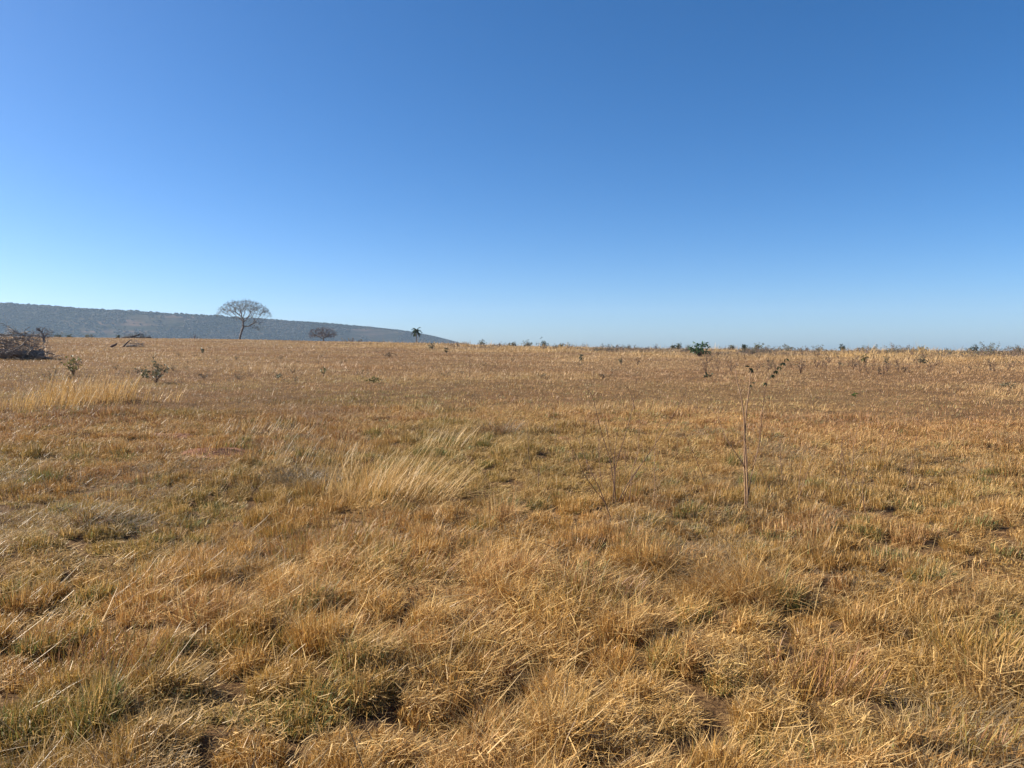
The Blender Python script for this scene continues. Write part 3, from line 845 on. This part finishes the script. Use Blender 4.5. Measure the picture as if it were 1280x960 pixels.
sapling('bare_sapling', (932, 640), 'tall thin pale bare sapling with a dark curled leaf at its tip',
        [([(932, 641), (931, 610), (930, 575), (930, 530), (926, 495), (919, 463)], 0.0095),
         ([(933, 640), (934, 600), (931, 545), (932, 520), (936, 488), (938, 461)], 0.0095),
         ([(931, 584), (920, 566), (908, 545), (897, 519)], 0.005),
         ([(934, 626), (939, 595), (946, 566), (950, 545)], 0.006),
         ([(934, 585), (932, 560), (928, 540)], 0.004),
         ([(938, 485), (943, 489), (944, 478)], 0.0025)], 'stem',
        [((938, 463), (0.3, 0, 0.5), 0.034, 0.024), ((939, 462), (0.1, 0, -1), 0.036, 0.024), ((936, 459), (-0.6, 0, 0.4), 0.04, 0.02), ((938.5, 481), (0.2, .2, -1), .025, .015), ((942, 480), (0.1, .2, 1), .03, .015)], twigs=1)
sapling('bare_sapling', (769, 634), 'low bushy bare red-brown sapling with fanned twigs left of the pale one',
        [([(770, 636), (768, 609), (764, 571), (754, 545), (747, 524), (741, 496), (733, 484)], 0.0048),
         ([(769, 620), (769, 587), (780, 549), (792, 512), (797, 465)], 0.0046),
         ([(772, 630), (785, 603), (814, 565), (842, 518), (858, 488)], 0.0048),
         ([(766, 634), (770, 600), (768, 570), (772, 540)], 0.005),
         ([(775, 634), (790, 600), (808, 572)], 0.004),
         ([(760, 634), (745, 615), (733, 600), (721, 571), (708, 549)], 0.0045),
         ([(793, 510), (790, 496), (784, 484)], 0.003),
         ([(769, 585), (762, 560), (757, 530)], 0.003)], 'redstem', twigs=2)
sapling('dry_stalk', (996, 630), 'pair of thin pale leaning stalks right of the pale sapling',
        [([(996, 632), (1004, 606), (1014, 575), (1024, 546)], 0.004), ([(997, 630), (1001, 596), (1004, 572), (1008, 552)], 0.004)], 'stem', cat='stalk')
sapling('bare_sapling', (1064, 622), 'small dark forked bare twig right of the pale leaning stalks',
        [([(1064, 623), (1061, 605), (1058, 596), (1055, 575), (1051, 555)], 0.005), ([(1062, 612), (1068, 598), (1075, 585)], 0.004),
         ([(1053, 625), (1052, 605), (1053, 588)], 0.003)], 'redstem', twigs=2)
# sprig with a row of hanging dark leaflets
lv = [((956 + i * 4.4, 478 - i * 5.0), (0.5, 0.2, -0.8), 0.068, 0.038) for i in range(7) if i not in (1,)]
sapling('leaf_sprig', (948, 560), 'arching sprig with a row of hanging dark leaflets beside the pale sapling',
        [([(948, 562), (950, 530), (953, 500), (957, 478), (970, 462), (987, 444)], 0.005)], 'redstem', lv, cat='plant')

# thin dry stalks standing about the saplings, much alike
stalk_protos = []
for i in range(5):
    t = thing('dry_stalk', (0, 0, 0), 'thin dry leaning stalk standing about the bare saplings', 'stalk', 'thin dry stalks about the saplings')
    m = MB(); P = bent((0, 0, -0.02), (rng.normal(0, 0.22), rng.normal(0, 0.2), 1), rng.uniform(0.4, 0.75), 8, 0.07)
    m.tube(P, np.linspace(0.0045, 0.0015, 9), 5)
    for _ in range(3):
        j = rng.integers(3, 8); m.tube(bent(P[j], P[j] - P[j - 1] + rng.normal(0, 0.05, 3), rng.uniform(0.08, 0.22), 4, 0.15), np.linspace(0.002, 0.001, 5), 4)
    m.build('stem', M['redstem' if i % 2 else 'stem'], t, True); stalk_protos.append(t)
for i in range(34):
    g = at(rng.uniform(650, 1150), rng.uniform(560, 660)); rz = rng.uniform(0, 6.28); k = rng.uniform(0.6, 1.25)
    if i < 5: o = stalk_protos[i]; o.location = g; o.rotation_euler.z = rz; o.scale = (k,) * 3
    else: copy_thing(stalk_protos[i % 5], g, rz, k)

# trees on the crest
spreading_tree()
round_bare_tree(404, 226, 36, 19, 'bare_tree', 'low round leafless purple-brown tree on the crest right of the tall tree')
round_bare_tree(55, 120, 26, 20, 'bare_bush', 'leafless reddish bush just behind the branch heap at left', 260, 3)
palm()

# heaps of dead wood
gp = at(14, 449)
brush_pile('brush_pile', gp, 98 * gp.y / F, 44 * gp.y / F, 3.6, 75, 260, 'big grey heap of dead tangled branches at the left edge', 'brush pile', logs=3, rmul=1.35)
g2 = on(172, 215)
brush_pile('brush_pile', g2, 9.4, 2.1, 4.0, 40, 200, 'low dark heap of dead branches on the crest at left', 'brush pile', 'darkwood', 4, 1.6)
g3 = at(168, 434)
brush_pile('brush_pile', g3, 28 * g3.y / F, 9.5 * g3.y / F, 1.6, 30, 160, 'small pale heap of fallen branches below the dark crest heap', 'brush pile', 'deadwood', 2, 1.5)
gs = at(161, 434); t = thing('dead_branch', gs, 'single dark curved branch sticking up from the small pale heap', 'branch')
m = MB(); k = gs.y / F
m.tube([(-3 * k, -.9, 0), (0, -.9, 3 * k), (2.5 * k, -.9, 5.6 * k), (6 * k, -.9, 8.2 * k), (9 * k, -.9, 9 * k)], [0.11, 0.1, 0.09, 0.06, 0.03], 7); m.build('branch', M['darkwood'], t, True)
gs = at(141, 434.5); t = thing('tree_stump', gs, 'small reddish stump left of the small pale heap', 'stump')
m = MB(); m.tube([(-0.3, 0, 0.05), (0, 0, 0.22), (0.35, 0, 0.35), (0.55, 0, 0.5)], [0.16, 0.18, 0.14, 0.06], 8); m.build('stump_wood', M['redstem'], t, True)

# weeds that stand out in the field
weed_px('leafy_weed', 92, 470, 34, 26, 'yellow-green leafy weed behind the golden tuft at left', 'weed', 'leafyellow', stems=8, nleaf=70, leaf_px=5)
weed_px('leafy_weed', 98, 463, 8, 22, 'thin weed with one drooping dark leaf beside the yellow-green weed', 'weed', 'leafbrown', stems=2, nleaf=6, leaf_px=7)
weed_px('leafy_weed', 195, 480, 38, 28, 'bushy grey-green weed right of the golden tufts at left', 'weed', 'leafgrey', stems=11, nleaf=150, leaf_px=4.5)
weed_px('leafy_weed', 195, 478, 6, 45, 'tall thin stem with a leaf at its tip above the grey-green weed', 'weed', 'leafgrey', stems=1, nleaf=7, leaf_px=4.5)
weed_px('leafy_weed', 180, 474, 12, 10, 'small dark-leaved weed left beside the grey-green weed', 'weed', 'leafdark', stems=4, nleaf=16, leaf_px=5)
weed_px('leafy_weed', 253, 443, 7, 14, 'dark upright sapling-like weed below the tall tree', 'weed', 'leafdark', stems=2, nleaf=26, leaf_px=3)
weed_px('leafy_weed', 255, 476, 12, 11, 'small brown weed right of the bushy grey-green weed', 'weed', 'leafbrown', stems=4, nleaf=22, leaf_px=4)
weed_px('leafy_weed', 347, 475, 15, 9, 'low grey-green weed in the red-brown middle distance', 'weed', 'leafgrey', stems=6, nleaf=40, leaf_px=3.5)
weed_px('leafy_weed', 405, 472, 12, 13, 'low greenish weed right of the grey-green one in the middle distance', 'weed', 'leafyellow', stems=5, nleaf=30, leaf_px=3.5)
weed_px('leafy_weed', 468, 478, 20, 7, 'flat wide olive weed in the middle distance', 'weed', 'leafyellow', stems=8, nleaf=60, leaf_px=3.5)
weed_px('leafy_weed', 488, 447, 24, 6, 'flat brown weed patch below the crest left of the palm', 'weed', 'leafbrown', stems=8, nleaf=60, leaf_px=3)
weed_px('leafy_weed', 540, 437, 14, 9, 'grey-green bush on the crest right of the palm', 'bush', 'leafgrey', stems=8, nleaf=80, leaf_px=2.6)
weed_px('leafy_weed', 558, 444, 6, 11, 'dark leaning weed right below the crest bush by the palm', 'weed', 'leafdark', stems=3, nleaf=26, leaf_px=3)
weed_px('leafy_weed', 587, 472, 3, 42, 'tall thin bare stem standing right of the flat olive weed', 'weed', 'leafbrown', stems=1, nleaf=2, leaf_px=2)
weed_px('leafy_weed', 727, 454, 8, 11, 'small dark green weed in the middle of the field', 'weed', 'leafdark', stems=3, nleaf=24, leaf_px=4)
weed_px('leafy_weed', 776, 457, 11, 10, 'small grey-brown weed right of the dark green middle weed', 'weed', 'leafgrey', stems=5, nleaf=30, leaf_px=3)
weed_px('leafy_weed', 797, 457, 6, 14, 'thin reddish weed left of the dark green bush', 'weed', 'leafbrown', stems=3, nleaf=18, leaf_px=3)
weed_px('leafy_weed', 881, 474, 15, 11, 'low dark-leaved weed in front of the dark green bush', 'weed', 'leafdark', 'redstem', stems=5, nleaf=24, leaf_px=4.5)
weed_px('leafy_weed', 753, 474, 12, 7, 'low dark red-brown weed before the grey-brown weed', 'weed', 'leafbrown', stems=4, nleaf=20, leaf_px=3.5)
weed_px('leafy_weed', 1081, 456, 10, 15, 'bright yellow-green weed leaning right on the right slope', 'weed', 'leafyellow', stems=4, nleaf=36, leaf_px=3.5)
weed_px('leafy_weed', 1107, 455, 8, 11, 'grey-green weed just right of the bright leaning one', 'weed', 'leafgrey', stems=4, nleaf=30, leaf_px=3)
weed_px('leafy_weed', 1098, 469, 6, 14, 'dark brown weed below the two weeds of the right slope', 'weed', 'leafbrown', stems=4, nleaf=30, leaf_px=3)
weed_px('leafy_weed', 1154, 455, 14, 9, 'round grey-green weed right of the bright leaning one', 'weed', 'leafgrey', stems=7, nleaf=60, leaf_px=3)
weed_px('leafy_weed', 1236, 464, 14, 8, 'brown leafy weed at the right end of the slope', 'weed', 'leafbrown', stems=5, nleaf=30, leaf_px=3)
weed_px('leafy_weed', 1262, 486, 30, 10, 'low grey-green weed by the right edge of the field', 'weed', 'leafgrey', stems=8, nleaf=60, leaf_px=3.2)
weed_px('leafy_weed', 1069, 497, 9, 5, 'tiny bright green plant in the brown field at right', 'weed', 'leafbright', stems=4, nleaf=16, leaf_px=4)
weed_px('leafy_weed', 1124, 466, 16, 12, 'brownish twiggy weed right of the dark brown one', 'weed', 'leafbrown', stems=8, nleaf=40, leaf_px=2.6)

# the dark green bush
gb = at(874, 447); k = gb.y / F
t = thing('dark_green_bush', gb, 'dark green leafy bush standing alone on the right crest', 'bush')
s_, l_ = weed_parts(29 * k, 28 * k, stems=18, nleaf=420, leaf=3.2 * k, lw=0.62, clump=1.0, bushy=1.0, peak=0.36)
s_.build('stem', M['redstem'], t); l_.build('foliage', M['bushleaf'], t)

# bushes along the skyline, each with its own words
sky_bushes = (
    (74, 212, 16, 7, 'leafdark', 'dark round bush on the left crest behind the branch heap'),
    (86, 216, 10, 5, 'leafdark', 'smaller dark bush right beside the dark round left crest bush'),
    (112, 216, 18, 6, 'leafgrey', 'low wide dark bush on the crest left of the dark heap'),
    (148, 214, 4, 4, 'leafdark', 'tiny dark bush left beside the dark crest heap'),
    (244, 222, 12, 8, 'twigs', 'faint twiggy bush on the crest left of the tall tree'),
    (440, 222, 34, 5, 'leafbrown', 'flat brown bush on the crest between round tree and palm'),
    (602, 178, 10, 6, 'leafgrey', 'small lone bush where the hill meets the sky'),
    (640, 172, 14, 6, 'leafgrey', 'first low bush of the middle skyline row'),
    (660, 172, 17, 8, 'leafgrey', 'spreading bush on the middle skyline left of the darkest one'),
    (682, 170, 22, 9, 'leafdark', 'darkest wide bush of the middle skyline row'),
    (702, 170, 14, 6, 'leafgrey', 'low bush right beside the darkest middle skyline bush'),
    (731, 168, 12, 8, 'twigs', 'faint bare bush on the skyline right of the middle row'),
    (820, 152, 5, 9, 'twigs', 'thin upright bare bush left of the two dark skyline blobs'),
    (842, 150, 5, 6, 'leafdark', 'tiny dark blob of a bush left above the dark green bush'),
    (848, 150, 5, 9, 'leafdark', 'tiny dark upright bush nearest left of the dark green bush'),
    (913, 146, 12, 7, 'leafgrey', 'grey-green bush on the skyline right of the dark green bush'),
    (930, 146, 12, 8, 'leafdark', 'dark bush second right of the dark green bush on the skyline'),
    (948, 146, 16, 9, 'leafyellow', 'yellowish bush on the skyline above the leaf sprig'),
    (985, 143, 30, 8, 'leafgrey', 'wide grey-green bush on the right skyline'),
    (1025, 142, 34, 7, 'leafgrey', 'wide flat bush on the right skyline left of the dark gap bush'),
    (1053, 142, 8, 9, 'leafdark', 'small dark bush on the right skyline beside pale grass'),
    (1085, 142, 36, 8, 'leafgrey', 'long grey bush on the skyline above the bright leaning weed'),
    (1125, 138, 44, 12, 'leafbrown', 'large brown-green bush on the right skyline'),
    (1150, 140, 14, 8, 'leafyellow', 'yellowish bush right beside the large brown-green bush'),
    (1218, 141, 12, 9, 'leafdark', 'small dark bush left of the tall right skyline bush'),
    (1240, 140, 40, 13, 'leafgrey', 'tall grey-green bush on the skyline near the right edge'),
    (1272, 140, 22, 9, 'leafgrey', 'grey-green bush cut by the right edge on the skyline'))
for px, Y, w, h, lm, lb in sky_bushes:
    g = on(px, Y); k = Y / F
    me = scrub_mesh('skyline_bush', w * k, h * k * 1.0, 0 if lm == 'twigs' else 420, 0.22, 0)
    o = link('skyline_bush', me, [M['twig'] if lm == 'twigs' else M['redstem'], M['leafgrey' if lm == 'twigs' else lm]])
    o.location = g; o.location.z -= h * k * 0.1
    tag(o, lb, 'bush', 'bushes along the skyline')

# small weeds one cannot tell apart: built once per kind, then copied
def many(name, label, group, n, region, W, H, lm, **k):
    protos = []
    for _ in range(4): protos.append(weed(name, (0, 0, 0), W, H, label, 'weed', lm, 'redstem', group, **k))
    c = 0; tries = 0
    while c < n and tries < 5000:
        tries += 1
        px, py = region()
        g = at(px, py)
        if g.length > 300: continue
        sc_ = rng.uniform(0.6, 1.3); rz = rng.uniform(0, 6.28)
        if c < 4: o = protos[c]; o.location = g; o.rotation_euler.z = rz; o.scale = (sc_,) * 3
        else: copy_thing(protos[c % 4], g, rz, sc_)
        c += 1
many('dry_weed', 'small dry grey-brown weed in the scrub of the right slope', 'dry weeds on the right slope', 110,
     lambda: (rng.uniform(880, 1330), 441 + rng.random() ** 1.5 * 28), 0.8, 0.75, 'leafbrown', stems=7, nleaf=26, leaf=0.09)
many('dry_weed', 'small grey-green weed in the scrub of the right slope', 'grey-green weeds on the right slope', 60,
     lambda: (rng.uniform(880, 1330), 441 + rng.random() ** 1.3 * 26), 0.9, 0.7, 'leafgrey', stems=7, nleaf=34, leaf=0.09)
many('field_weed', 'tiny dark weed dotted over the red-brown far field', 'dark weeds dotted over the far field', 70,
     lambda: (rng.uniform(60, 880), 432 + rng.random() * 45), 0.45, 0.3, 'leafgrey', stems=5, nleaf=24, leaf=0.07)

# low dry scrub merging into a ragged line on the right crest
protos = []
for i in range(6):
    me = scrub_mesh('dry_scrub', rng.uniform(2.0, 4.5), rng.uniform(0.6, 1.15), 260, 0.13, 0)
    protos.append((me, 'leafbrown' if i % 2 else 'leafgrey'))
    for m_ in (M['twig'], M[protos[-1][1]]): me.materials.append(m_)
for i in range(110):
    px = rng.uniform(700, 1340) if i < 90 else rng.uniform(560, 900)
    Dq = float(np.interp(math.degrees(math.atan2(px - 640, F)), AZ, DIST))
    g = on(px, Dq * math.cos(math.atan2(px - 640, F)) * rng.uniform(0.72, 1.04))
    me, lm = protos[i % 6]
    o = bpy.data.objects.new('dry_scrub', me); col.objects.link(o)
    o.location = g; o.rotation_euler.z = rng.uniform(0, 6.28); k = rng.uniform(0.55, 1.25); o.scale = (k, k, k * rng.uniform(0.7, 1.2))
    tag(o, 'low %s scrub clump in the ragged line along the right crest' % ('dry brown' if lm == 'leafbrown' else 'grey-green'), 'scrub', '%s scrub along the right crest' % ('brown' if lm == 'leafbrown' else 'grey-green'))

# ------------------------------------------------------------------ light
SKYSAT = 1.25; SUN_AZ = -80.0; SUN_EL = 33.0
w = bpy.data.worlds.new('World'); sc.world = w; w.use_nodes = True
nt = w.node_tree; nt.nodes.clear()
sky = nt.nodes.new('ShaderNodeTexSky'); sky.sky_type = 'NISHITA'; sky.sun_disc = False
sky.sun_elevation = R(SUN_EL); sky.sun_rotation = R(SUN_AZ)
sky.altitude = 500; sky.air_density = 0.7; sky.dust_density = 1.15; sky.ozone_density = 5.0
bg = nt.nodes.new('ShaderNodeBackground'); bg.inputs['Strength'].default_value = 0.077
ow = nt.nodes.new('ShaderNodeOutputWorld')
hs = nt.nodes.new('ShaderNodeHueSaturation'); hs.inputs['Saturation'].default_value = SKYSAT
nt.links.new(sky.outputs[0], hs.inputs['Color']); nt.links.new(hs.outputs[0], bg.inputs[0]); nt.links.new(bg.outputs[0], ow.inputs[0])

sl = bpy.data.lights.new('sun', 'SUN'); sl.energy = 5.0; sl.angle = R(0.5); sl.color = (1.0, 0.93, 0.82)
so = bpy.data.objects.new('sun', sl); col.objects.link(so)
tosun = Vector((math.sin(R(SUN_AZ)) * math.cos(R(SUN_EL)), math.cos(R(SUN_AZ)) * math.cos(R(SUN_EL)), math.sin(R(SUN_EL))))
so.rotation_euler = tosun.to_track_quat('Z', 'Y').to_euler(); so.location = tosun * 300

cam = bpy.data.cameras.new('camera'); cam.sensor_width = 36; cam.lens = 36 * F / 1280
cam.clip_start = 0.05; cam.clip_end = 12000
co = bpy.data.objects.new('camera', cam); col.objects.link(co)
co.location = (0, 0, EYE); co.rotation_euler = (math.pi / 2 - PITCH, 0, 0)
sc.camera = co

sc.view_settings.view_transform = 'Standard'; sc.view_settings.look = 'None'
sc.view_settings.gamma = 1; sc.view_settings.exposure = 1.08; sc.view_settings.use_curve_mapping = False
sc.cycles.use_denoising = True; sc.cycles.denoiser = 'OPENIMAGEDENOISE'; sc.cycles.denoising_prefilter = 'ACCURATE'; sc.cycles.denoising_input_passes = 'RGB_ALBEDO_NORMAL'; sc.cycles.volume_bounces = 1; sc.cycles.max_bounces = 6; sc.cycles.transparent_max_bounces = 8
sc.cycles.diffuse_bounces = 4
